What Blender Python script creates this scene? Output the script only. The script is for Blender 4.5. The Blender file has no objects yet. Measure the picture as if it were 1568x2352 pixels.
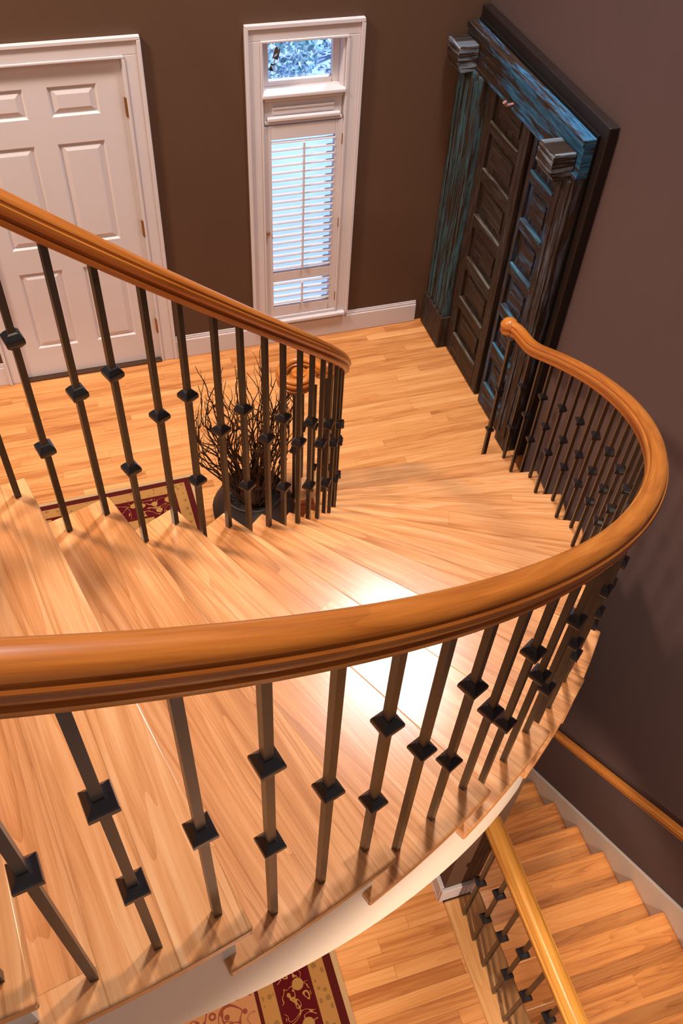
import bpy, bmesh, math, random
from mathutils import Vector, Matrix
random.seed(7)
C = bpy.context.scene.collection
PI = math.pi
rad = math.radians

# ------------------------------------------------------------------ helpers
class MB:
    """collects polygons with UVs (u = along the grain, in metres) for ONE mesh"""
    def __init__(s): s.v=[]; s.f=[]; s.uv=[]; s.mi=[]
    def face(s, pts, uvs=None, mi=0):
        b=len(s.v); s.v.extend([tuple(p) for p in pts]); s.f.append(tuple(range(b,b+len(pts))))
        s.uv.append(uvs if uvs else [(p[0],p[1]) for p in pts]); s.mi.append(mi)
    def box(s,x0,x1,y0,y1,z0,z1,g=None,mi=0,T=None):
        d=(x1-x0,y1-y0,z1-z0)
        if g is None: g=max(range(3),key=lambda i:d[i])
        P=[(x,y,z) for x in (x0,x1) for y in (y0,y1) for z in (z0,z1)]
        Q=[T@Vector(p) for p in P] if T is not None else P
        off=(random.random()*7,random.random()*7)
        for idx,n in (((0,1,3,2),0),((4,6,7,5),0),((0,4,5,1),1),((2,3,7,6),1),((0,2,6,4),2),((1,5,7,3),2)):
            ax=[a for a in range(3) if a!=n]
            if g in ax: u=g; w=[a for a in ax if a!=g][0]
            else: u,w=ax
            s.face([Q[i] for i in idx],[(P[i][u]+off[0],P[i][w]+off[1]) for i in idx],mi)
    def prism(s,poly,z0,z1,g=(1,0),mi=0):
        n=len(poly); g=Vector(g).normalized(); h=Vector((-g.y,g.x)); off=(random.random()*7,random.random()*7)
        uv=lambda p:(p[0]*g.x+p[1]*g.y+off[0],p[0]*h.x+p[1]*h.y+off[1])
        s.face([(p[0],p[1],z1) for p in poly],[uv(p) for p in poly],mi)
        s.face([(p[0],p[1],z0) for p in reversed(poly)],[uv(p) for p in reversed(poly)],mi)
        L=0
        for i in range(n):
            a=poly[i]; b=poly[(i+1)%n]; d=math.hypot(b[0]-a[0],b[1]-a[1])
            s.face([(a[0],a[1],z0),(b[0],b[1],z0),(b[0],b[1],z1),(a[0],a[1],z1)],[(L,z0),(L+d,z0),(L+d,z1),(L,z1)],mi); L+=d
    def sweep(s,path,prof,cap=True,scale=None,mi=0):
        n=len(path); m=len(prof); rings=[]; L=[0]
        for i,p in enumerate(path):
            a=Vector(path[max(i-1,0)]); b=Vector(path[min(i+1,n-1)]); t=(b-a); t.z=0; t.normalize()
            nr=Vector((t.y,-t.x,0)); k=scale[i] if scale else 1
            rings.append([Vector(p)+nr*(u*k)+Vector((0,0,v)) for u,v in prof])
            if i: L.append(L[-1]+(Vector(p)-Vector(path[i-1])).length)
        per=[0]
        for j in range(m): a=prof[j]; b=prof[(j+1)%m]; per.append(per[-1]+math.hypot(a[0]-b[0],a[1]-b[1]))
        for i in range(n-1):
            for j in range(m):
                k=(j+1)%m
                s.face([rings[i][j],rings[i+1][j],rings[i+1][k],rings[i][k]],[(L[i],per[j]),(L[i+1],per[j]),(L[i+1],per[j+1]),(L[i],per[j+1])],mi)
        if cap:
            s.face(list(reversed(rings[0])),[(q.x,q.y) for q in reversed(rings[0])],mi); s.face(rings[-1],[(q.x,q.y) for q in rings[-1]],mi)
    def lathe(s,prof,cx,cy,n=24,mi=0):
        R=[[(cx+r*math.cos(2*PI*i/n),cy+r*math.sin(2*PI*i/n),z) for r,z in prof] for i in range(n)]
        for i in range(n):
            for j in range(len(prof)-1):
                a,b,c_,d=R[i][j],R[(i+1)%n][j],R[(i+1)%n][j+1],R[i][j+1]
                pts=[a,b,c_,d]
                if prof[j][0]<1e-6: pts=[a,c_,d]
                elif prof[j+1][0]<1e-6: pts=[a,b,c_]
                s.face(pts,[(p[0],p[1]+p[2]) for p in pts],mi)
    def tube(s,pts,radii,n=6,mi=0):
        rings=[]
        for i,p in enumerate(pts):
            a=Vector(pts[max(i-1,0)]); b=Vector(pts[min(i+1,len(pts)-1)]); t=(b-a).normalized()
            x=t.orthogonal().normalized(); y=t.cross(x)
            if rings:
                x=(px-t*px.dot(t)).normalized(); y=t.cross(x)
            px=x
            rings.append([Vector(p)+(x*math.cos(2*PI*k/n)+y*math.sin(2*PI*k/n))*radii[i] for k in range(n)])
        for i in range(len(pts)-1):
            for k in range(n):
                q=(k+1)%n
                s.face([rings[i][k],rings[i][q],rings[i+1][q],rings[i+1][k]],[(i,k),(i,k+1),(i+1,k+1),(i+1,k)],mi)
        s.face(list(reversed(rings[0])),None,mi); s.face(rings[-1],None,mi)
    def build(s,name,mat,parent=None,smooth=40,bevel=0,seg=2):
        me=bpy.data.meshes.new(name); me.from_pydata([tuple(v) for v in s.v],[],s.f)
        ul=me.uv_layers.new(name='UVMap'); fl=[c for f in s.uv for p in f for c in p]
        ul.data.foreach_set('uv',fl)
        bm=bmesh.new(); bm.from_mesh(me); bmesh.ops.remove_doubles(bm,verts=bm.verts,dist=1e-5); bmesh.ops.recalc_face_normals(bm,faces=bm.faces); bm.to_mesh(me); bm.free()
        for m in (mat if isinstance(mat,(list,tuple)) else [mat]): me.materials.append(m)
        if len(s.mi)==len(me.polygons): me.polygons.foreach_set('material_index',s.mi)
        if smooth:
            me.polygons.foreach_set('use_smooth',[True]*len(me.polygons)); me.set_sharp_from_angle(angle=rad(smooth))
        o=bpy.data.objects.new(name,me); C.objects.link(o)
        if parent is not None: o.parent=parent
        if bevel:
            b=o.modifiers.new('bevel','BEVEL'); b.width=bevel; b.segments=seg; b.limit_method='ANGLE'; b.angle_limit=rad(40); b.harden_normals=False
        return o

def empty(name,loc=(0,0,0)):
    o=bpy.data.objects.new(name,None); C.objects.link(o); o.location=loc; o.empty_display_size=.1; return o
def tag(o,label,cat,group=None,kind=None):
    o['label']=label; o['category']=cat
    if group: o['group']=group
    if kind: o['kind']=kind
    return o
def struct(o): o['kind']='structure'; return o

# ------------------------------------------------------------------ materials
def newmat(name,rough=.5,spec=.5,metal=0):
    m=bpy.data.materials.new(name); m.use_nodes=True; nt=m.node_tree
    b=nt.nodes['Principled BSDF']; b.inputs['Roughness'].default_value=rough; b.inputs['Metallic'].default_value=metal
    b.inputs['Specular IOR Level'].default_value=spec
    return m,nt,b
def N(nt,t,**k):
    n=nt.nodes.new(t)
    for a,v in k.items(): setattr(n,a,v)
    return n
def lin(c):
    return tuple(((x/255)/12.92 if x/255<=.04045 else ((x/255+.055)/1.055)**2.4) for x in c)+(1,)
def math_(nt,op,a,b=None,c=None):
    n=N(nt,'ShaderNodeMath',operation=op)
    for i,x in enumerate((a,b,c)):
        if x is None: continue
        if hasattr(x,'links'): nt.links.new(x,n.inputs[i])
        else: n.inputs[i].default_value=x
    return n.outputs[0]
def mix(nt,f,a,b,blend='MIX'):
    n=N(nt,'ShaderNodeMix',data_type='RGBA',blend_type=blend)
    for i,x in ((0,f),(6,a),(7,b)):
        if hasattr(x,'links'): nt.links.new(x,n.inputs[i])
        else: n.inputs[i].default_value=x
    return n.outputs[2]
def ramp(nt,fac,stops,interp='LINEAR'):
    r=N(nt,'ShaderNodeValToRGB'); r.color_ramp.interpolation=interp
    e=r.color_ramp.elements
    while len(e)<len(stops): e.new(.5)
    for i,(p,c) in enumerate(stops): e[i].position=p; e[i].color=c
    nt.links.new(fac,r.inputs[0]); return r.outputs[0]
def uvco(nt): return N(nt,'ShaderNodeTexCoord').outputs['UV']
def objco(nt): return N(nt,'ShaderNodeTexCoord').outputs['Object']
def xyz(nt,v):
    s=N(nt,'ShaderNodeSeparateXYZ'); nt.links.new(v,s.inputs[0]); return s.outputs
def comb(nt,x,y,z=0.0):
    s=N(nt,'ShaderNodeCombineXYZ')
    for i,a in enumerate((x,y,z)):
        if hasattr(a,'links'): nt.links.new(a,s.inputs[i])
        else: s.inputs[i].default_value=a
    return s.outputs[0]
def noise(nt,vec,scale,detail=3,dist=0,rough=.55):
    n=N(nt,'ShaderNodeTexNoise'); n.inputs['Scale'].default_value=scale; n.inputs['Detail'].default_value=detail
    n.inputs['Distortion'].default_value=dist; n.inputs['Roughness'].default_value=rough
    nt.links.new(vec,n.inputs['Vector']); return n.outputs['Fac']
def bump(nt,b,h,strength=.1,dist=.002):
    n=N(nt,'ShaderNodeBump'); n.inputs['Strength'].default_value=strength; n.inputs['Distance'].default_value=dist
    nt.links.new(h,n.inputs['Height']); nt.links.new(n.outputs[0],b.inputs['Normal'])

def wood(name,dark,mid,light,rough=.3,board=None,length=1.1,var=.35,seam=.5,grain=1.0,spec=.5,coat=0,fig=.16):
    """oak: UV u runs along the grain.  board = width of the boards laid across v"""
    m,nt,b=newmat(name,rough,spec)
    u,v,_=xyz(nt,uvco(nt))
    rnd=N(nt,'ShaderNodeObjectInfo').outputs['Random']
    if board:
        row=math_(nt,'FLOOR',math_(nt,'DIVIDE',v,board))
        wn=N(nt,'ShaderNodeTexWhiteNoise',noise_dimensions='1D'); nt.links.new(math_(nt,'ADD',row,math_(nt,'MULTIPLY',rnd,97.0)),wn.inputs['W'])
        us=math_(nt,'ADD',math_(nt,'DIVIDE',u,length),math_(nt,'MULTIPLY',wn.outputs['Value'],13.7))
        col=math_(nt,'FLOOR',us)
        w2=N(nt,'ShaderNodeTexWhiteNoise',noise_dimensions='2D'); nt.links.new(comb(nt,row,col),w2.inputs['Vector'])
        pl=w2.outputs['Value']
        fv=math_(nt,'FRACT',math_(nt,'DIVIDE',v,board)); ev=math_(nt,'MULTIPLY',math_(nt,'MINIMUM',fv,math_(nt,'SUBTRACT',1.0,fv)),board)
        fu=math_(nt,'FRACT',us); eu=math_(nt,'MULTIPLY',math_(nt,'MINIMUM',fu,math_(nt,'SUBTRACT',1.0,fu)),length)
        edge=math_(nt,'LESS_THAN',math_(nt,'MINIMUM',ev,eu),.0011)
    else:
        pl=rnd; edge=None
    shift=math_(nt,'ADD',math_(nt,'MULTIPLY',pl,31.0),math_(nt,'MULTIPLY',rnd,11.0))
    vec=comb(nt,math_(nt,'MULTIPLY',u,1.0*grain),math_(nt,'MULTIPLY',v,16.0*grain),shift)
    n1=noise(nt,vec,1.6,4,.9)
    fine=noise(nt,comb(nt,math_(nt,'MULTIPLY',u,6.0),math_(nt,'MULTIPLY',v,260.0),shift),1.0,2)
    # cathedral figure
    d=noise(nt,comb(nt,math_(nt,'MULTIPLY',u,.42*grain),math_(nt,'MULTIPLY',v,7.0*grain),shift),1.3,1.5,.15)
    rings=math_(nt,'FRACT',math_(nt,'MULTIPLY',d,13.0))
    rings=math_(nt,'POWER',rings,2.2)
    f=math_(nt,'ADD',math_(nt,'MULTIPLY',n1,.75),math_(nt,'MULTIPLY',fine,.25))
    f=math_(nt,'SUBTRACT',f,math_(nt,'MULTIPLY',rings,fig))
    f=math_(nt,'ADD',f,math_(nt,'MULTIPLY',math_(nt,'SUBTRACT',pl,.5),var))
    c=ramp(nt,f,[(.2,lin(dark)),(.47,lin(mid)),(.75,lin(light))])
    if edge is not None: c=mix(nt,math_(nt,'MULTIPLY',edge,seam),c,lin([x*.45 for x in dark]))
    nt.links.new(c,b.inputs['Base Color'])
    bump(nt,b,f,.06,.001)
    if coat: b.inputs['Coat Weight'].default_value=coat; b.inputs['Coat Roughness'].default_value=.12
    return m
def plain(name,col,rough=.5,spec=.4,var=.06,scale=6,metal=0,bmp=0):
    m,nt,b=newmat(name,rough,spec,metal)
    n=noise(nt,objco(nt),scale,3)
    c=mix(nt,n,lin([x*(1-var) for x in col]),lin([min(255,x*(1+var)) for x in col]))
    nt.links.new(c,b.inputs['Base Color'])
    if bmp: bump(nt,b,noise(nt,objco(nt),220,2),bmp,.001)
    return m

M_tread=wood('oak_tread',(176,110,60),(217,150,95),(238,182,130),.2,board=.13,length=4,var=.16,seam=.3,spec=.45,fig=.15)
M_riser=wood('oak_riser',(168,104,56),(204,138,82),(222,160,102),.3)
M_floor=wood('oak_floor',(174,106,56),(216,147,87),(234,172,112),.3,board=.058,length=1.0,var=.3,seam=.4,spec=.4,fig=.1)
M_rail=wood('oak_handrail',(140,72,22),(184,108,42),(206,134,62),.3,var=.1,spec=.4,fig=.07)
M_btread=wood('oak_basement_tread',(180,106,50),(224,146,76),(238,166,96),.32,board=.12,length=4,var=.2,seam=.3)
M_nose=wood('oak_landing_nosing',(176,116,62),(210,150,90),(228,174,116),.3)
M_bfloor=wood('oak_lower_floor',(160,100,40),(204,142,66),(224,166,90),.3,board=.062,length=.95,var=.3,seam=.5)
M_iron=plain('black_iron',(45,34,28),.34,.6,.15,40)
M_knuck=plain('black_iron_knuckle',(24,20,24),.3,.6,.15,40)
M_wall=plain('brown_wall_paint',(92,66,50),.75,.25,.03,3,bmp=.05)
M_wallR=plain('plum_brown_wall_paint',(96,76,74),.7,.25,.03,3,bmp=.05)
M_white=plain('white_trim_paint',(214,206,209),.35,.45,.015,4)
M_string=plain('white_stringer_paint',(226,212,198),.45,.35,.02,4)
M_skirt=plain('grey_skirt_paint',(222,208,196),.45,.35,.03,4)
M_brass=plain('aged_brass',(150,105,60),.35,.5,.1,30,metal=.7)
M_dark=plain('dark_pot_glaze',(38,28,26),.5,.4,.35,14)
M_twig=plain('dark_twig_bark',(66,42,27),.7,.2,.3,30)
M_pave=plain('pale_paving',(160,184,230),.8,.2,.12,1.5)
M_out=plain('house_siding_outside',(150,150,150),.8,.2,.05,3)
def glassmat():
    m,nt,b=newmat('window_glass',.02); out=nt.nodes['Material Output']
    t=N(nt,'ShaderNodeBsdfTransparent'); t.inputs[0].default_value=(.94,.97,1,1)
    g=N(nt,'ShaderNodeBsdfGlossy'); g.inputs['Roughness'].default_value=.02
    mx=N(nt,'ShaderNodeMixShader'); mx.inputs[0].default_value=.06
    nt.links.new(t.outputs[0],mx.inputs[1]); nt.links.new(g.outputs[0],mx.inputs[2]); nt.links.new(mx.outputs[0],out.inputs[0]); return m
M_glass=glassmat()
def leafmat():
    m,nt,b=newmat('blue_green_leaf',.6)
    r=N(nt,'ShaderNodeTexCoord').outputs['Object']
    c=ramp(nt,noise(nt,r,9,2),[(.35,lin((84,140,158))),(.48,lin((150,204,224))),(.6,lin((230,244,250)))])
    nt.links.new(c,b.inputs['Base Color']); return m
M_leaf=leafmat()
def distressed(name,paint,bright,amount=.5,fade=0):
    """flaking old paint over dark wood, worn along the grain (UV u)"""
    m,nt,b=newmat(name,.62,.3)
    u,v,_=xyz(nt,uvco(nt)); rnd=N(nt,'ShaderNodeObjectInfo').outputs['Random']
    vec=comb(nt,math_(nt,'MULTIPLY',u,2.2),math_(nt,'MULTIPLY',v,24.0),math_(nt,'MULTIPLY',rnd,20.0))
    a=noise(nt,vec,1.5,5,.3,.65)
    if fade: a=math_(nt,'ADD',a,math_(nt,'MULTIPLY',math_(nt,'SUBTRACT',4.05,xyz(nt,objco(nt))[1]),fade))   # paint survives better at the near end
    w=ramp(nt,noise(nt,comb(nt,math_(nt,'MULTIPLY',u,5.0),math_(nt,'MULTIPLY',v,50.0),rnd),1.2,4),[(.3,lin((30,20,14))),(.7,lin((66,46,34)))])
    p=ramp(nt,noise(nt,vec,4.0,3),[(.35,lin(paint)),(.65,lin(bright))])
    k=ramp(nt,a,[(.62-amount*.3,(0,0,0,1)),(.70-amount*.3,(1,1,1,1))])
    sp=N(nt,'ShaderNodeSeparateColor'); nt.links.new(k,sp.inputs[0])
    nt.links.new(mix(nt,sp.outputs[0],w,p),b.inputs['Base Color'])
    bump(nt,b,a,.4,.004); return m
M_old=distressed('old_dark_wood',(44,34,30),(72,66,64),.3)
M_oldteal=distressed('worn_teal_paint',(44,58,62),(66,100,110),.54)
M_oldblue=distressed('worn_blue_paint',(34,66,96),(60,118,160),.54,.14)
M_oldpale=distressed('worn_pale_paint',(74,84,98),(138,150,164),.42)
M_oldleafL=distressed('worn_brown_leaf',(50,38,32),(70,66,64),.3)
M_ledgeL=distressed('lit_grey_ledge',(70,66,60),(116,112,104),.7)  # paler tone painted in for light catching the left leaf's ledges
M_ledgeR=distressed('lit_blue_ledge',(48,86,112),(74,132,164),.75)  # blue paint, lightened to stand in for light on the right leaf's ledges
M_oldgrey=distressed('worn_grey_jamb',(60,52,54),(92,104,122),.4)
M_oldleafR=distressed('worn_navy_leaf',(44,44,58),(60,92,124),.42)
M_frame=plain('dark_door_surround',(32,21,18),.5,.4,.2,10)
M_black=plain('shadow_gap_wood',(14,10,9),.8,.2,.1,10)

def rugmat():
    m,nt,b=newmat('persian_rug',.95,.1)
    x,y,_=xyz(nt,uvco(nt))     # u,v = distance inward from the long and from the short edge
    d=math_(nt,'MINIMUM',x,y)
    vec=comb(nt,x,y)
    fringe=lin((196,160,116)); rust=lin((80,20,18)); gold=lin((176,126,70)); red=lin((84,6,16)); tan=lin((186,128,84)); olive=lin((128,96,54))
    dn=math_(nt,'DIVIDE',d,1.0)
    base=ramp(nt,dn,[(0,fringe),(.022,rust),(.058,gold),(.122,rust),(.130,red),(.272,rust),(.280,gold),(.345,rust),(.36,tan)],'CONSTANT')
    # motifs
    vo=N(nt,'ShaderNodeTexVoronoi'); vo.inputs['Scale'].default_value=13; vo.inputs['Randomness'].default_value=.55; nt.links.new(vec,vo.inputs['Vector'])
    dot=math_(nt,'LESS_THAN',vo.outputs['Distance'],.32)
    vine=math_(nt,'LESS_THAN',math_(nt,'ABSOLUTE',math_(nt,'SUBTRACT',noise(nt,vec,11,1,1.5),.5)),.018)
    orn=math_(nt,'MAXIMUM',dot,vine)
    inred=math_(nt,'MULTIPLY',math_(nt,'GREATER_THAN',d,.14),math_(nt,'LESS_THAN',d,.265))
    c=mix(nt,math_(nt,'MULTIPLY',math_(nt,'MULTIPLY',orn,inred),.8),base,lin((186,140,76)))
    v2=N(nt,'ShaderNodeTexVoronoi'); v2.inputs['Scale'].default_value=30; v2.inputs['Randomness'].default_value=.6; nt.links.new(vec,v2.inputs['Vector'])
    dot2=math_(nt,'LESS_THAN',v2.outputs['Distance'],.34)
    ing=math_(nt,'MAXIMUM',math_(nt,'MULTIPLY',math_(nt,'GREATER_THAN',d,.066),math_(nt,'LESS_THAN',d,.116)),math_(nt,'MULTIPLY',math_(nt,'GREATER_THAN',d,.288),math_(nt,'LESS_THAN',d,.338)))
    c=mix(nt,math_(nt,'MULTIPLY',math_(nt,'MULTIPLY',dot2,ing),.75),c,olive)
    v3=N(nt,'ShaderNodeTexVoronoi'); v3.inputs['Scale'].default_value=17; v3.inputs['Randomness'].default_value=.5; nt.links.new(vec,v3.inputs['Vector'])
    dot3=math_(nt,'MAXIMUM',math_(nt,'MULTIPLY',math_(nt,'GREATER_THAN',v3.outputs['Distance'],.14),math_(nt,'LESS_THAN',v3.outputs['Distance'],.27)),math_(nt,'LESS_THAN',math_(nt,'ABSOLUTE',math_(nt,'SUBTRACT',noise(nt,vec,7,1,2.0),.5)),.02)); inf=math_(nt,'GREATER_THAN',d,.375)
    c=mix(nt,math_(nt,'MULTIPLY',math_(nt,'MULTIPLY',dot3,inf),.8),c,lin((120,40,36)))
    c=mix(nt,.35,c,mix(nt,noise(nt,vec,260,1),lin((60,30,24)),c))
    nt.links.new(c,b.inputs['Base Color']); return m
M_rug=rugmat()

# ------------------------------------------------------------------ stair geometry
CX,CY=-.649,3.326; RISE=.195; TH1=-.643; DT=6.851
RI,RO=1.675,2.944; FI,FO=1.731,2.886; NT=14
nose=lambda k: TH1-DT*(k-1)
slope=lambda a: RISE*(1+(TH1-a)/DT)
def pol(r,a,d=0.0):
    t=rad(a); return (CX+r*math.cos(t)-d*math.sin(t), CY+r*math.sin(t)+d*math.cos(t))
def arc(r,a0,a1,n,d0=0,d1=0): return [pol(r,a0+(a1-a0)*i/n,d0+(d1-d0)*i/n) for i in range(n+1)]

stair=empty('curved_staircase',(*pol(2.3,0),0))
tag(stair,'curved oak staircase with white stringers sweeping down to the entry hall','staircase')
def keep(o,root):   # geometry is modelled in world coordinates
    o.parent=root; o.matrix_parent_inverse=Matrix.Translation(-Vector(root.location)); return o
TT=.034
for k in range(1,NT+1):
    a0=nose(k); a1=nose(k+1); z=k*RISE; mb=MB()
    poly=arc(RO,a0,a1,6,0,-.058)+list(reversed(arc(RI,a0,a1,4,0,-.045)))
    if k==1:   # bullnose end under the volute
        poly=arc(RO,a0,a1,6,0,-.058)+list(reversed(arc(RI,a0,a1,4,0,-.045)))[:-1]
        bx,by,br=.945,3.385,.17
        poly+=[(bx+br*math.cos(t),by+br*math.sin(t)) for t in [rad(250-i*22) for i in range(12)]]
    g=pol(1,(a0+a1)/2); mb.prism(poly,z-TT,z,(g[0]-CX,g[1]-CY))
    keep(mb.build('tread',M_tread,None,35,.006,3),stair)
    mb=MB()
    p=[pol(1.70,a0,-.03),pol(2.915,a0,-.03),pol(2.915,a0,-.05),pol(1.70,a0,-.05)]
    mb.prism(p,(k-1)*RISE+(0 if k>1 else 0),z-TT,(p[1][0]-p[0][0],p[1][1]-p[0][1]))
    keep(mb.build('riser',M_riser,None,0),stair)
def stringer(name,r0,r1,drop,mat):
    mb=MB()
    for k in range(1,NT+1):
        n=5
        for i in range(n):
            A=[]
            for j in (i,i+1):
                f=j/n; a=nose(k)+(nose(k+1)-nose(k))*f; d=-.03
                zb=max(slope(a)-drop,0 if k<4 else -9); A.append((a,d,min(zb,k*RISE-TT-.01)))
            zt=k*RISE-TT
            (a,d,b0),(b,_,b1)=A
            P=lambda r,an,z:(*pol(r,an,-.03),z)
            mb.face([P(r1,a,b0),P(r1,b,b1),P(r1,b,zt),P(r1,a,zt)]); mb.face([P(r0,b,b1),P(r0,a,b0),P(r0,a,zt),P(r0,b,zt)])
            mb.face([P(r0,a,b0),P(r0,b,b1),P(r1,b,b1),P(r1,a,b0)]); mb.face([P(r0,a,zt),P(r1,a,zt),P(r1,b,zt),P(r0,b,zt)])
        for an,zlo,zhi in ((nose(k),(k-1)*RISE-TT if k>1 else 0,k*RISE-TT),):
            mb.face([(*pol(r0,an,-.03),zlo),(*pol(r1,an,-.03),zlo),(*pol(r1,an,-.03),zhi),(*pol(r0,an,-.03),zhi)])
    return keep(mb.build(name,mat,None,30),stair)
stringer('outer_stringer',2.875,2.916,.58,M_string)
stringer('inner_stringer',1.699,1.735,.50,M_string)
mb=MB()
for i in range(4*6,NT*6):
    a=TH1-DT*i/6; b=TH1-DT*(i+1)/6
    q=lambda r,an:(*pol(r,an,-.03),slope(an)-.42)
    mb.face([q(1.72,a),q(2.9,a),q(2.9,b),q(1.72,b)])
keep(mb.build('soffit',M_string,None,40),stair)

mb=MB(); an=nose(15)      # edge of the upper landing where the flight arrives
poly=[pol(3.0,an,-.0),pol(1.60,an,-.0),(-2.6,2.3),(-3.6,2.3),(-3.6,.2)]
mb.prism(poly,15*RISE-.26,15*RISE,(1,0)); o=mb.build('floor_landing',M_floor,None,0); o['kind']='structure'
# ------------------------------------------------------------------ balustrades
PROF=[(-.022,0),(.022,0),(.027,.006),(.028,.018),(.0215,.0225),(.0215,.0285),(.031,.036),(.034,.047),(.0315,.056),(.0245,.059),(.0245,.0635),(.026,.067),(.023,.075),(.014,.081),(0,.084),
      (-.014,.081),(-.023,.075),(-.026,.067),(-.0245,.0635),(-.0245,.059),(-.0315,.056),(-.034,.047),(-.031,.036),(-.0215,.0285),(-.0215,.0225),(-.028,.018),(-.027,.006)]
def knuckle_mesh():
    mb=MB(); Z=[(-.0215,.0085),(-.0185,.012),(-.0085,.0195),(-.0045,.0208),(.0045,.0208),(.0085,.0195),(.0185,.012),(.0215,.0085)]
    R=[[(sx*w,sy*w,z) for sx,sy in ((1,1),(-1,1),(-1,-1),(1,-1))] for z,w in Z]
    for i in range(len(Z)-1):
        for j in range(4): q=(j+1)%4; mb.face([R[i][j],R[i][q],R[i+1][q],R[i+1][j]])
    mb.face(R[0]); mb.face(R[-1]); o=mb.build('knuckle',M_knuck,None,0); me=o.data; bpy.data.objects.remove(o); return me
KN=knuckle_mesh()
def baluster(root,x,y,z0,z1,ang,knots,hw=.0078):
    mb=MB(); L=z1-z0; mb.box(-hw,hw,-hw,hw,0,L,2)
    o=mb.build('baluster',M_iron,None,0); o.parent=root
    o.location=Vector((x,y,z0))-Vector(root.location); o.rotation_euler=(0,0,rad(ang))
    for kz in knots:
        k=bpy.data.objects.new('knuckle',KN); C.objects.link(k); k.parent=o; k.location=(0,0,kz)
    return o
def obot(a):        # underside of the outer handrail
    s=slope(a)+.776
    if a<-52: s+=.044*min(1.4,(-52-a)/26)
    lv=.985
    return lv+math.log(1+math.exp((s-lv)/.02))*.02 if s<lv+.4 else s
def ibot(a):
    s=slope(a)+.828; lv=1.0
    return lv+math.log(1+math.exp((s-lv)/.02))*.02 if s<lv+.4 else s
# outer
orail=empty('stair_railing',(*pol(FO,-2),RISE))
tag(orail,'outer curved railing in the foreground with thick oak handrail ending in a small knob','railing')
path=[(*pol(FO,a),obot(a)) for a in [-97+i*.9 for i in range(109)]]
end=pol(FO,1.0)
path+=[(end[0]+dx,end[1]+dy,obot(1)) for dx,dy in ((-.004,.03),(-.014,.06),(-.028,.088))]
mb=MB(); mb.sweep(path,PROF)
kx,ky=path[-1][0]-.004,path[-1][1]+.012
zk=obot(1)
mb.lathe([(0,zk),(.040,zk),(.046,zk+.006),(.047,zk+.018),(.041,zk+.026),(.048,zk+.038),(.051,zk+.048),(.048,zk+.056),(.043,zk+.062),(.040,zk+.073),(.026,zk+.084),(0,zk+.090)],kx,ky,24)
keep(mb.build('handrail',M_rail,None,50),orail)
m=0
for k in range(1,NT+1):
    for f in (.80,.465,.13):
        a=nose(k)-DT*f; x,y=pol(FO,a); z0=k*RISE; z1=obot(a)+.006; base=slope(a)-z0
        if k%2: dbl=f!=.465
        else: dbl=f==.465
        kn=[.55+base,.23+base] if dbl else [.375+base]
        baluster(orail,x,y,z0,z1,a,kn)
nx,ny=2.215,3.43
nb=baluster(orail,kx-.012,ky-.07,0.0 if ky-.07>3.32 else RISE,zk+.004,0,[.30,.62],.011); nb.name='newel_post'
# inner
irail=empty('stair_railing',(*pol(FI,-2),RISE))
tag(irail,'inner railing on the left with oak handrail running down past the white door','railing')
path=[(*pol(FI,a),ibot(a)) for a in [-97+i*1.0 for i in range(98)]]
ax0=pol(FI,0); vx,vy=ax0[0]-.125,ax0[1]+.01
sc=[1]*len(path)
for i in range(1,60):
    t=i/60; ang=t*2.6*PI*.5*1.6; r=.125*(1-.62*t); path.append((vx+r*math.cos(ang),vy+r*math.sin(ang),1.0+.0*t)); sc.append(1-.25*t)
mb=MB(); mb.sweep(path,PROF,scale=sc)
mb.lathe([(0,1.0),(.040,1.0),(.046,1.006),(.047,1.018),(.041,1.026),(.048,1.038),(.051,1.048),(.048,1.056),(.043,1.062),(.040,1.075),(.02,1.083),(0,1.085)],vx,vy,20)
keep(mb.build('handrail',M_rail,None,50),irail)
for k in range(1,NT+1):
    for f in (.70,.17):
        a=nose(k)-DT*f; x,y=pol(FI,a); z0=k*RISE; z1=ibot(a)+.006; base=slope(a)-z0
        kn=[.52+base,.18+base] if f>.5 else [.415+base]
        baluster(irail,x,y,z0,z1,a,kn)
for i,t in enumerate((60,150,240,330)):
    baluster(irail,vx+.088*math.cos(rad(t)),vy+.088*math.sin(rad(t)),RISE,1.004,t,[.52,.2] if i%2 else [.4])

# ------------------------------------------------------------------ room shell
YW=4.9; XW=2.5; ZT=6.0
mb=MB()   # floor with the stairwell cut out
for x0,x1,y0,y1 in ((-4.5,.97,-.9,YW+.15),(.97,2.3,3.24,YW+.15),(2.3,XW+.1,3.42,YW+.15)):
    mb.box(x0,x1,y0,y1,-.26,0,0)
for i,f in enumerate(mb.f):
    mb.uv[i]=[(mb.v[j][0]+3,mb.v[j][1]+5) for j in f]
floor=struct(mb.build('floor',M_floor,None,0))
def wallY(mb,y0,y1,xa,xb,za,zb,holes):
    xs=sorted({xa,xb,*[h[0] for h in holes],*[h[1] for h in holes]}); zs=sorted({za,zb,*[h[2] for h in holes],*[h[3] for h in holes]})
    for i in range(len(xs)-1):
        for j in range(len(zs)-1):
            cx=(xs[i]+xs[i+1])/2; cz=(zs[j]+zs[j+1])/2
            if any(h[0]<cx<h[1] and h[2]<cz<h[3] for h in holes): continue
            mb.box(xs[i],xs[i+1],y0,y1,zs[j],zs[j+1])
mb=MB(); wallY(mb,YW,YW+.15,-4.5,XW+.1,0,ZT,[(-.495,.418,0,2.037),(1.165,1.655,.20,2.047)])
struct(mb.build('wall_back',M_wall,None,0))
mb=MB(); mb.box(XW,XW+.1,-1.6,YW,-2.85,ZT); struct(mb.build('wall_right',M_wallR,None,0))
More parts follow.
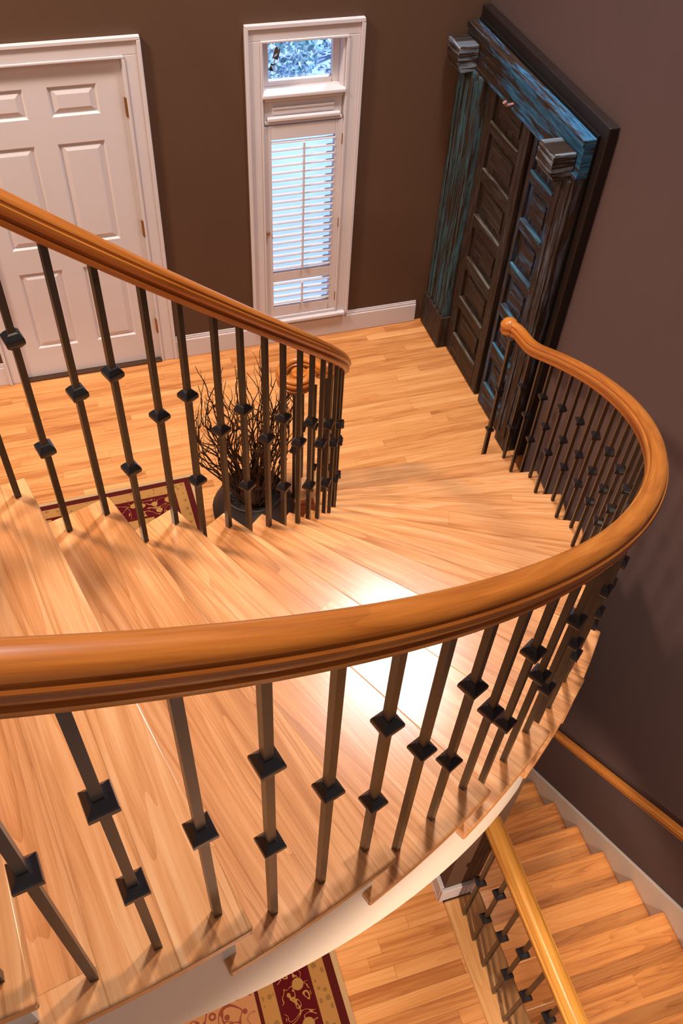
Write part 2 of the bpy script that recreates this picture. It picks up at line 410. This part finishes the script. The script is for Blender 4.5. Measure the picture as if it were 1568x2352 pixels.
# low wall under the stair beside the basement steps
mb=MB(); prof=[(1.0,-2.85),(3.22,-2.85)]
top=[]
for i in range(24):
    y=3.22-(3.22-1.0)*i/23; dx=1.04-CX; a=math.degrees(math.atan2(y-CY,dx)); top.append((y,max(.03,slope(a)-.47)))
pts=prof+top
mb.face([(.97,y,z) for y,z in pts]); mb.face([(1.125,y,z) for y,z in reversed(pts)])
for i in range(len(pts)):
    a=pts[i]; b=pts[(i+1)%len(pts)]; mb.face([(.97,*a),(.97,*b),(1.125,*b),(1.125,*a)])
struct(mb.build('wall_under_stair',M_wall,None,0))
mb=MB(); mb.box(1.0,1.13,-.9,1.0,-2.85,-.26); struct(mb.build('wall_stairwell',M_wall,None,0))
mb=MB(); mb.box(.97,XW+.1,-1.6,3.6,-2.95,-2.85); struct(mb.build('floor_basement',M_bfloor,None,0))
# baseboards
def baseboard(name,x0,x1,y,th=.018,h=.175):
    mb=MB()
    mb.box(x0,x1,y-th,y,0.001,h-.03,0); mb.box(x0,x1,y-th*.65,y,h-.03,h-.012,0); mb.box(x0,x1,y-th*.4,y,h-.012,h,0)
    return struct(mb.build(name,M_white,None,0,.003,2))
baseboard('baseboard_back',.52,2.28,YW-.0005)
baseboard('baseboard_left',-4.4,-.60,YW-.0005)
mb=MB(); mb.box(.952,1.13,.982,1.0,.001,.125); mb.box(.952,.97,1.0,2.6,.001,.125); struct(mb.build('baseboard_stairwell',M_white,None,0,.003))

# ------------------------------------------------------------------ entry door (left)
def panel(mb,x0,x1,z0,z1,y):     # raised panel on a face looking to -y : sunk groove + bevelled field
    g=.012; w=.032
    P=lambda dx,dy:[(x0+dx,y+dy,z0+dx),(x1-dx,y+dy,z0+dx),(x1-dx,y+dy,z1-dx),(x0+dx,y+dy,z1-dx)]
    R=[P(0,0),P(.010,g),P(.016,g),P(w+.012,.001),P(w+.02,.001)]
    for i in range(len(R)-1):
        for j in range(4):
            k=(j+1)%4; mb.face([R[i][j],R[i][k],R[i+1][k],R[i+1][j]])
    mb.face(R[-1])
def slab_with_panels(mb,x0,x1,z0,z1,y,th,pans):
    xs=sorted({x0,x1,*[p[0] for p in pans],*[p[1] for p in pans]}); zs=sorted({z0,z1,*[p[2] for p in pans],*[p[3] for p in pans]})
    for i in range(len(xs)-1):
        for j in range(len(zs)-1):
            cx=(xs[i]+xs[i+1])/2; cz=(zs[j]+zs[j+1])/2
            if any(p[0]<cx<p[1] and p[2]<cz<p[3] for p in pans): continue
            mb.face([(xs[i],y,zs[j]),(xs[i+1],y,zs[j]),(xs[i+1],y,zs[j+1]),(xs[i],y,zs[j+1])])
    for p in pans: panel(mb,*p,y)
    mb.box(x0,x1,y+.015,y+th,z0,z1)
    for a,b in (((x0,z0),(x1,z0)),((x1,z0),(x1,z1)),((x1,z1),(x0,z1)),((x0,z1),(x0,z0))):
        mb.face([(a[0],y,a[1]),(b[0],y,b[1]),(b[0],y+.02,b[1]),(a[0],y+.02,a[1])])
mb=MB(); pans=[]
for xa,xb in ((-.365,-.108),(.015,.270)):
    for za,zb in ((.235,.80),(.965,1.585),(1.735,1.895)): pans.append((xa,xb,za,zb))
slab_with_panels(mb,-.488,.410,.012,2.030,YW+.012,.04,pans)
door=struct(mb.build('door_1',M_white,None,0))
mb=MB()
def casing(mb,x0,x1,z0,z1,w,y,bottom=False):
    def u3(t0,t1,d):      # a U of three non-overlapping bars between insets t0 and t1
        mb.box(x0+t0,x0+t1,y-d,y,z0,z1-t1); mb.box(x1-t1,x1-t0,y-d,y,z0,z1-t1); mb.box(x0+t0,x1-t0,y-d,y,z1-t1,z1-t0)
    u3(0,.02,.030); u3(.02,w-.012,.018); u3(w-.012,w,.024)
casing(mb,-.60,.522,.001,2.130,.105,YW-.0005)
mb.box(-.505,-.489,YW,YW+.14,0,2.05); mb.box(.411,.428,YW,YW+.14,0,2.05); mb.box(-.505,.428,YW,YW+.14,2.031,2.047)
o=mb.build('door_casing',M_white,None,0,.003); o.parent=door
for z in (1.76,1.02,.29):
    mb=MB(); mb.box(.404,.418,YW-.004,YW+.012,z-.05,z+.05); mb.tube([(.412,YW-.006,z-.052),(.412,YW-.006,z+.052)],[.007,.007],8)
    o=mb.build('hinge',M_brass,None,40); o.parent=door; o['label']='dull brass hinge'
mb=MB(); mb.box(-.49,.412,YW-.03,YW+.14,0.0,.010); o=mb.build('threshold',plain('dark_threshold',(70,44,28),.5),None,0); o.parent=door

# ------------------------------------------------------------------ narrow window with transom and shutter
mb=MB(); casing(mb,1.073,1.749,.176,2.137,.097,YW-.0005)
win=struct(mb.build('window_1',M_white,None,0,.003))
def wp(name,mb,mat=M_white,bev=.003,sm=0): o=mb.build(name,mat,None,sm,bev); o.parent=win; return o
mb=MB()     # jamb liner and the panelled rail between the two lights
mb.box(1.165,1.18,YW,YW+.14,.2,2.047); mb.box(1.640,1.655,YW,YW+.14,.2,2.047); mb.box(1.165,1.655,YW,YW+.14,2.035,2.047); mb.box(1.165,1.655,YW,YW+.14,.2,.22)
mb.box(1.17,1.65,YW+.0,YW+.12,1.58,1.745)
mb.box(1.225,1.595,YW-.012,YW,1.668,1.682); mb.box(1.225,1.595,YW-.008,YW,1.640,1.668)
wp('window_jamb',mb)
mb=MB(); mb.box(1.165,1.655,YW-.035,YW+.10,1.742,1.766); mb.box(1.175,1.645,YW-.018,YW,1.72,1.742); wp('transom_sill',mb,bev=.006)
mb=MB(); mb.box(1.19,1.63,YW-.028,YW+.0,1.606,1.630); mb.box(1.175,1.645,YW-.016,YW,1.585,1.606); wp('ledge',mb,bev=.006)
mb=MB()
ga,gb,gc,gd=1.222,1.598,1.795,2.000
for a,b,c_,d in ((1.18,ga,1.766,2.035),(gb,1.64,1.766,2.035),(ga,gb,1.766,gc),(ga,gb,gd,2.035)): mb.box(a,b,YW+.07,YW+.105,c_,d)
wp('transom_sash',mb)
mb=MB(); mb.box(ga-.005,gb+.005,YW+.085,YW+.09,gc-.005,gd+.005); wp('window_glass',mb,M_glass,0)
mb=MB(); mb.box(1.18,1.64,YW+.115,YW+.12,.22,1.58); wp('window_glass',mb,M_glass,0)
# shutter : stiles, rails, louvres, tilt rods
sh0,sh1,sz0,sz1=1.170,1.652,.225,1.575
mb=MB(); lx0,lx1=1.215,1.607; y0,y1=YW-.012,YW+.016
mb.box(sh0,lx0,y0,y1,sz0,sz1,2); mb.box(lx1,sh1,y0,y1,sz0,sz1,2); mb.box(lx0,lx1,y0,y1,sz0,.30); mb.box(lx0,lx1,y0,y1,.505,.575); mb.box(lx0,lx1,y0,y1,1.492,sz1)
shut=wp('shutter',mb)
mb=MB()
def louvres(za,zb,n):
    for i in range(n):
        z=za+(zb-za)*(i+.5)/n
        T=Matrix.Translation((0,YW+.004,z))@Matrix.Rotation(rad(-16),4,'X')
        mb.box(lx0,lx1,-.022,.022,-.0045,.0045,0,T=T)
louvres(.575,1.492,19); louvres(.30,.505,4)
wp('louvres',mb,bev=.002)
mb=MB(); mx=(lx0+lx1)/2; mb.box(mx-.006,mx+.006,YW-.032,YW-.02,.60,1.47); mb.box(mx-.006,mx+.006,YW-.032,YW-.02,.315,.49); wp('tilt_rod',mb,bev=.002)
mb=MB(); mb.lathe([(0,0),(.010,.001),(.012,.006),(.006,.012),(.006,.02),(0,.02)],0,0,12)
o=wp('knob',mb,M_brass,0,40); o.rotation_euler=(rad(90),0,0); o.location=(1.185,YW-.012,.885); o['label']='small brass shutter knob'
for z in (1.46,.90,.33):
    mb=MB(); mb.box(1.648,1.662,YW-.020,YW-.008,z-.032,z+.032); o=wp('hinge',mb,M_brass,0); o['label']='small dull hinge on the shutter'
mb=MB(); mb.box(1.10,1.722,YW-.048,YW+.0,.176,.200); mb.box(1.165,1.655,YW-.02,YW,.2,.224); wp('window_sill',mb,bev=.005)

# ------------------------------------------------------------------ old carved door standing against the right wall
XF=2.395     # face of the door leaves
old=empty('antique_door',(2.42,4.15,0))
tag(old,'tall antique dark wooden door with worn teal and blue paint against right wall','door')
def op(name,mb,mat,bev=.006,label=None):
    o=keep(mb.build(name,mat,None,0,bev),old)
    if label: o['label']=label
    return o
mb=MB(); mb.box(2.44,2.495,3.40,4.88,0.002,2.16); op('back_panel',mb,M_frame)
mb=MB(); mb.box(2.425,2.4395,3.45,4.86,.05,2.10); op('shadow_board',mb,M_black,0)
mb=MB(); mb.box(2.37,2.44,3.455,4.87,1.885,2.085,1); mb.box(2.355,2.37,3.455,4.87,2.05,2.085,1); mb.box(2.36,2.37,3.455,4.87,1.885,1.905,1); op('lintel',mb,M_oldblue,.005,'lintel with worn bright blue paint')
mb=MB(); mb.box(2.345,2.44,4.56,4.872,.26,1.885,2)
for y in (4.60,4.66,4.72,4.78,4.83): mb.box(2.337,2.345,y-.012,y+.012,.27,1.86,2)
op('door_jamb',mb,M_oldteal,.004,'wide fluted jamb with worn teal paint')
mb=MB(); mb.box(2.325,2.44,4.545,4.876,.002,.26,2); op('jamb_base',mb,M_old)
mb=MB(); mb.box(2.365,2.44,3.46,3.60,.002,1.885,2); mb.box(2.357,2.365,3.48,3.50,.1,1.86,2); mb.box(2.357,2.365,3.56,3.58,.1,1.86,2); op('door_jamb',mb,M_oldgrey,.004,'narrow jamb with worn grey-blue paint')
def bracket(y0,y1,z0,z1,mat,lab):
    mb=MB(); x0=2.245; P=[(2.37,z0),(2.275,z0),(2.255,z0+.03),(x0,z0+.045),(x0,z1-.012),(x0+.01,z1),(2.37,z1)]
    n=len(P)
    mb.face([(x,y0,z) for x,z in P],[(x,z) for x,z in P]); mb.face([(x,y1,z) for x,z in reversed(P)],[(x,z) for x,z in reversed(P)])
    for i in range(n):
        a=P[i]; b=P[(i+1)%n]; mb.face([(a[0],y0,a[1]),(a[0],y1,a[1]),(b[0],y1,b[1]),(b[0],y0,b[1])],[(y0,a[1]),(y1,a[1]),(y1,b[1]),(y0,b[1])])
    op('bracket',mb,mat,.006,lab)
bracket(3.50,3.665,1.86,2.0,M_oldpale,'projecting block with pale worn paint')
bracket(4.69,4.855,1.87,2.02,M_oldpale,'projecting block with pale worn paint')
def leaf(y0,y1,pa,pb,zs,mat,led,lab):
    mb=MB(); t0=XF; z0,z1=.01,1.885; ph=.215
    mb.box(t0+.022,2.43,y0,y1,z0,z1,2)
    mb.box(t0,t0+.03,y0,pa,z0,z1,2); mb.box(t0,t0+.03,pb,y1,z0,z1,2)
    prev=z0
    for z in zs:
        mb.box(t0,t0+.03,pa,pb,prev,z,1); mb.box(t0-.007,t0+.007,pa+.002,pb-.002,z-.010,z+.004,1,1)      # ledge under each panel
        mb.box(t0+.010,t0+.028,pa+.05,pb-.05,z+.045,min(z+ph-.035,z1-.02),1)
        prev=z+ph
    mb.box(t0,t0+.03,pa,pb,min(prev,z1-.01),z1,1)
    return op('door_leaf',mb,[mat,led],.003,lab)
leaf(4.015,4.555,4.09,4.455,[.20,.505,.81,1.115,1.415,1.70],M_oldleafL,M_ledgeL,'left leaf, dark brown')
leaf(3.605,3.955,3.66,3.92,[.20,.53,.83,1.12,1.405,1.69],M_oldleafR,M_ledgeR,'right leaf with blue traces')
mb=MB(); mb.tube([(2.37,4.20,1.915),(2.33,4.20,1.91),(2.315,4.20,1.93)],[.008,.008,.012],10); op('ring_bolt',mb,plain('worn_pink_iron',(150,110,100),.5),0)

# ------------------------------------------------------------------ basement steps
bs=empty('basement_staircase',(1.8,-.66,-.2))
tag(bs,'straight oak staircase descending below the curved stair along the right wall','staircase')
by=lambda j:.866+.254*j; bz=lambda j:-1.234-.2*j
for j in range(-5,8):
    mb=MB(); mb.box(1.132,2.478,by(j-1)-.01,by(j),bz(j)-.034,bz(j),0); keep(mb.build('tread',M_btread,None,35,.012,3),bs)
for j in range(-6,8):
    mb=MB(); mb.box(1.134,2.478,by(j)-.05,by(j)-.03,max(bz(j+1),-2.849),bz(j)-.034,0); keep(mb.build('riser',M_riser,None,0),bs)
mb=MB(); mb.box(1.132,2.478,by(-6)-.35,by(-6),bz(-6)-.034,bz(-6)+.03,0); keep(mb.build('top_step',M_btread,None,35,.012,3),bs)
mb=MB(); y0,y1=-.9,2.75; zt=lambda y:-1.040-(y-.811)*.815
q=[(y0,zt(y0)-.6),(y1,max(zt(y1)-.6,-2.849)),(y1,zt(y1)),(y0,zt(y0))]
mb.face([(2.479,*p) for p in q]); mb.face([(2.499,*p) for p in reversed(q)])
for i in range(4): a=q[i]; b=q[(i+1)%4]; mb.face([(2.479,*a),(2.479,*b),(2.499,*b),(2.499,*a)])
keep(mb.build('skirt_board',M_skirt,None,0,.004),bs)
# floor nosing along the opening
mb=MB(); mb.box(.97,1.146,-.9,.98,-.034,.004,1); struct(mb.build('trim_1',M_nose,None,30,.012,3))
# wall rail
wr=empty('wall_handrail',(2.43,1.5,-.9))
tag(wr,'plain oak handrail fixed to the dark right wall beside the basement steps','handrail')
mb=MB(); zr=lambda y:-1.25-(y-1.952)*.833-.03
mb.sweep([(2.432,y,zr(y)) for y in (-.6,0,.6,1.2,1.8,2.4,3.0)],[(u*.9,v*.75) for u,v in PROF]); keep(mb.build('rail',M_rail,None,50),wr)
for y in (-.3,.55,1.75,2.7):
    mb=MB(); mb.tube([(2.4985,y,zr(y)-.07),(2.45,y,zr(y)-.06),(2.432,y,zr(y)+.003)],[.009,.008,.008],8); mb.lathe([(0,0)],0,0,3) if 0 else None
    keep(mb.build('rail_bracket',M_brass,None,40),wr)
# guard rail beside the opening
gr=empty('guard_railing',(1.04,.2,.004))
tag(gr,'straight oak and black iron guard rail beside the opening at lower right','railing')
mb=MB(); mb.sweep([(1.05,y,.80) for y in (-.9,-.4,0,.3,.6,.85,.999)],[(u*1.12,v*.86) for u,v in PROF]); keep(mb.build('handrail',wood('oak_guard_handrail',(176,112,40),(206,142,62),(224,164,84),.22,var=.1),None,50),gr)
i=0; y=.905
while y>-.85:
    baluster(gr,1.04,y,.004,.804,0,[.60,.30] if i%2 else [.425],.0072); y-=.107; i+=1

# ------------------------------------------------------------------ rug
mb=MB(); W=2.35; Lr=3.55; th=rad(1.04)
R=Matrix.Translation((.402,3.775,0))@Matrix.Rotation(th,4,'Z')
def rugpt(u,v,z=.009): return R@Vector((-u,-v,z))
hx=W/2; hy=Lr/2
def q(pts): mb.face([rugpt(*p) for p in pts],[(min(p[0],W-p[0]),min(p[1],Lr-p[1])) for p in pts])
q([(0,0),(hx,0),(hx,hy),(0,hy)]); q([(hx,0),(W,0),(W,hy),(hx,hy)]); q([(hx,hy),(W,hy),(W,Lr),(hx,Lr)]); q([(0,hy),(hx,hy),(hx,Lr),(0,Lr)])
for a,b in (((0,0),(W,0)),((W,0),(W,Lr)),((W,Lr),(0,Lr)),((0,Lr),(0,0))):
    mb.face([rugpt(*a,.0005),rugpt(*b,.0005),rugpt(*b),rugpt(*a)],[(.01,.01)]*4)
rug=mb.build('rug',M_rug,None,0); tag(rug,'red and gold patterned oriental rug on the hall floor','rug')

# ------------------------------------------------------------------ pot of twigs inside the curve of the stair
pt=empty('potted_twigs',(.66,3.27,0)); tag(pt,'dark round pot of bare twisting twigs behind the inner railing','potted twigs')
px,py=.68,3.27
mb=MB(); mb.lathe([(0,.002),(.13,.002),(.19,.05),(.23,.13),(.235,.2),(.20,.27),(.165,.30),(.16,.315),(.172,.33),(.165,.335),(.145,.315),(.15,.28),(0,.27)],px,py,28); keep(mb.build('pot',M_dark,None,50),pt)
mb=MB()
for b in range(64):
    az=random.random()*2*PI; ln=random.uniform(.55,1.0); lean=random.uniform(.04,.36)
    p=Vector((px+.08*math.cos(az),py+.08*math.sin(az),.26)); pts=[p.copy()]; rr=[.0065]
    n=15; d=Vector((math.cos(az)*lean*1.1,math.sin(az)*lean*1.1,1)).normalized()
    for i in range(n):
        d=(d+Vector((random.uniform(-.34,.34),random.uniform(-.34,.34),random.uniform(-.05,.22)))).normalized()
        p=p+d*ln/n; rxy=Vector((p.x-px,p.y-py))
        if rxy.length>.30: p.x=px+rxy.x*.30/rxy.length; p.y=py+rxy.y*.30/rxy.length
        pts.append(p.copy()); rr.append(.0065*(1-.75*(i+1)/n))
        if i in (5,8,11) :
            q_=p.copy(); dd=(d+Vector((random.uniform(-1,1),random.uniform(-1,1),.2))).normalized(); sp=[q_.copy()]; sr=[.0035]
            for jj in range(5):
                dd=(dd+Vector((random.uniform(-.4,.4),random.uniform(-.4,.4),.25))).normalized(); q_=q_+dd*.035
                rq=Vector((q_.x-px,q_.y-py))
                if rq.length>.28: q_.x=px+rq.x*.28/rq.length; q_.y=py+rq.y*.28/rq.length
                sp.append(q_.copy()); sr.append(.0035*(1-.8*(jj+1)/5))
            mb.tube(sp,sr,4)
    mb.tube(pts,rr,5)
keep(mb.build('branches',M_twig,None,60),pt)

# ------------------------------------------------------------------ outside the window
mb=MB(); mb.box(-4,9,YW+.16,16,-.3,-.12); struct(mb.build('ground',M_pave,None,0))
def shrub(x,y,r,h,label):
    root=empty('garden_shrub',(x,y,-.12)); tag(root,label,'shrub','shrubs outside the window')
    mb=MB(); 
    for i in range(6):
        a=random.random()*6.28; mb.tube([(x,y,-.12),(x+.3*r*math.cos(a),y+.3*r*math.sin(a),h*.5),(x+.6*r*math.cos(a),y+.6*r*math.sin(a),h*.9)],[.03,.02,.008],5)
    keep(mb.build('stem',M_twig,None,40),root)
    mb=MB()
    for i in range(900):
        u=random.uniform(-1,1); a=random.random()*6.28; s=math.sqrt(1-u*u); k=random.uniform(.55,1)**.5
        c_=Vector((x+r*k*s*math.cos(a),y+r*k*s*math.sin(a),-.12+h*.5+h*.5*k*u))
        e=Vector((random.gauss(0,1),random.gauss(0,1),random.gauss(0,1))).normalized(); f_=e.orthogonal().normalized(); w=random.uniform(.03,.065)
        mb.face([c_-e*w,c_+f_*w*.5,c_+e*w,c_-f_*w*.5])
    keep(mb.build('foliage',M_leaf,None,0),root)
shrub(2.25,9.15,.55,.8,'bluish leafy shrub outside the high window pane, nearest the house')
shrub(3.3,9.75,.6,1.1,'bluish leafy shrub outside the high window pane, at right')
shrub(2.35,10.4,.62,1.3,'bluish leafy shrub outside the high window pane, farthest away')

# ------------------------------------------------------------------ light
def lamp(name,kind,loc,energy,col,target=None,**k):
    l=bpy.data.lights.new(name,kind); l.energy=energy; l.color=col
    for a,v in k.items(): setattr(l,a,v)
    o=bpy.data.objects.new(name,l); C.objects.link(o); o.location=loc
    if target is not None: o.rotation_euler=(Vector(target)-Vector(loc)).to_track_quat('-Z','Y').to_euler()
    return o
WARM=(1,.79,.60); COOL=(.80,.88,1.0)
lamp('ceiling_downlight','SPOT',(.66,.98,5.5),145,WARM,(.66,1.1,0),spot_size=rad(125),spot_blend=.9,shadow_soft_size=.05)
lamp('hall_downlight','SPOT',(-2.2,3.5,5.6),1000,WARM,(-.5,3.9,.8),spot_size=rad(94),spot_blend=.9,shadow_soft_size=.35)
lamp('side_downlight','SPOT',(1.85,3.5,5.7),290,WARM,(1.2,2.7,0),spot_size=rad(110),spot_blend=.9,shadow_soft_size=.2)
lamp('lower_hall_light','SPOT',(.75,-.95,1.95),225,WARM,(1.0,.75,-.3),spot_size=rad(125),spot_blend=.8,shadow_soft_size=.07)
lamp('under_stair_fill','SPOT',(1.7,1.7,-.15),34,WARM,(1.7,1.35,-2),spot_size=rad(108),spot_blend=.5,shadow_soft_size=.06)  # added fill spot to brighten the basement treads, no real fixture
lamp('high_window','AREA',(1.9,3.65,6.0),165,COOL,(.7,1.35,1.7),shape='RECTANGLE',size=.7,size_y=1.5)
lamp('garden_sun','SPOT',(6,12,9),11000,(.76,.87,1.0),(2.2,7.6,0),spot_size=rad(60),spot_blend=.3,shadow_soft_size=.3)
w=bpy.data.worlds.new('World'); bpy.context.scene.world=w; w.use_nodes=True
bg=w.node_tree.nodes['Background']; bg.inputs[0].default_value=(1.0,.82,.74,1); bg.inputs[1].default_value=.28

# ------------------------------------------------------------------ camera
right=Vector((0.9538726993081066,-0.2965618868097361,0.04666819909227137)); down=Vector((-0.19728143873468065,-0.7363835267603408,-0.6471625262998293)); fwd=Vector((0.22628943290715334,0.6081038963925918,-0.7609222981006057))
cam=bpy.data.cameras.new('camera'); cam.sensor_fit='VERTICAL'; cam.sensor_height=36; cam.sensor_width=24; cam.lens=2038.112*36/2352; cam.clip_start=.05
co=bpy.data.objects.new('camera',cam); C.objects.link(co)
mt=Matrix.Identity(4)
for i in range(3): mt[i][0]=right[i]; mt[i][1]=-down[i]; mt[i][2]=-fwd[i]
mt[2][3]=4.06; co.matrix_world=mt
sc_=bpy.context.scene; sc_.camera=co
sc_.view_settings.view_transform='Standard'; sc_.view_settings.look='None'; sc_.view_settings.exposure=.08
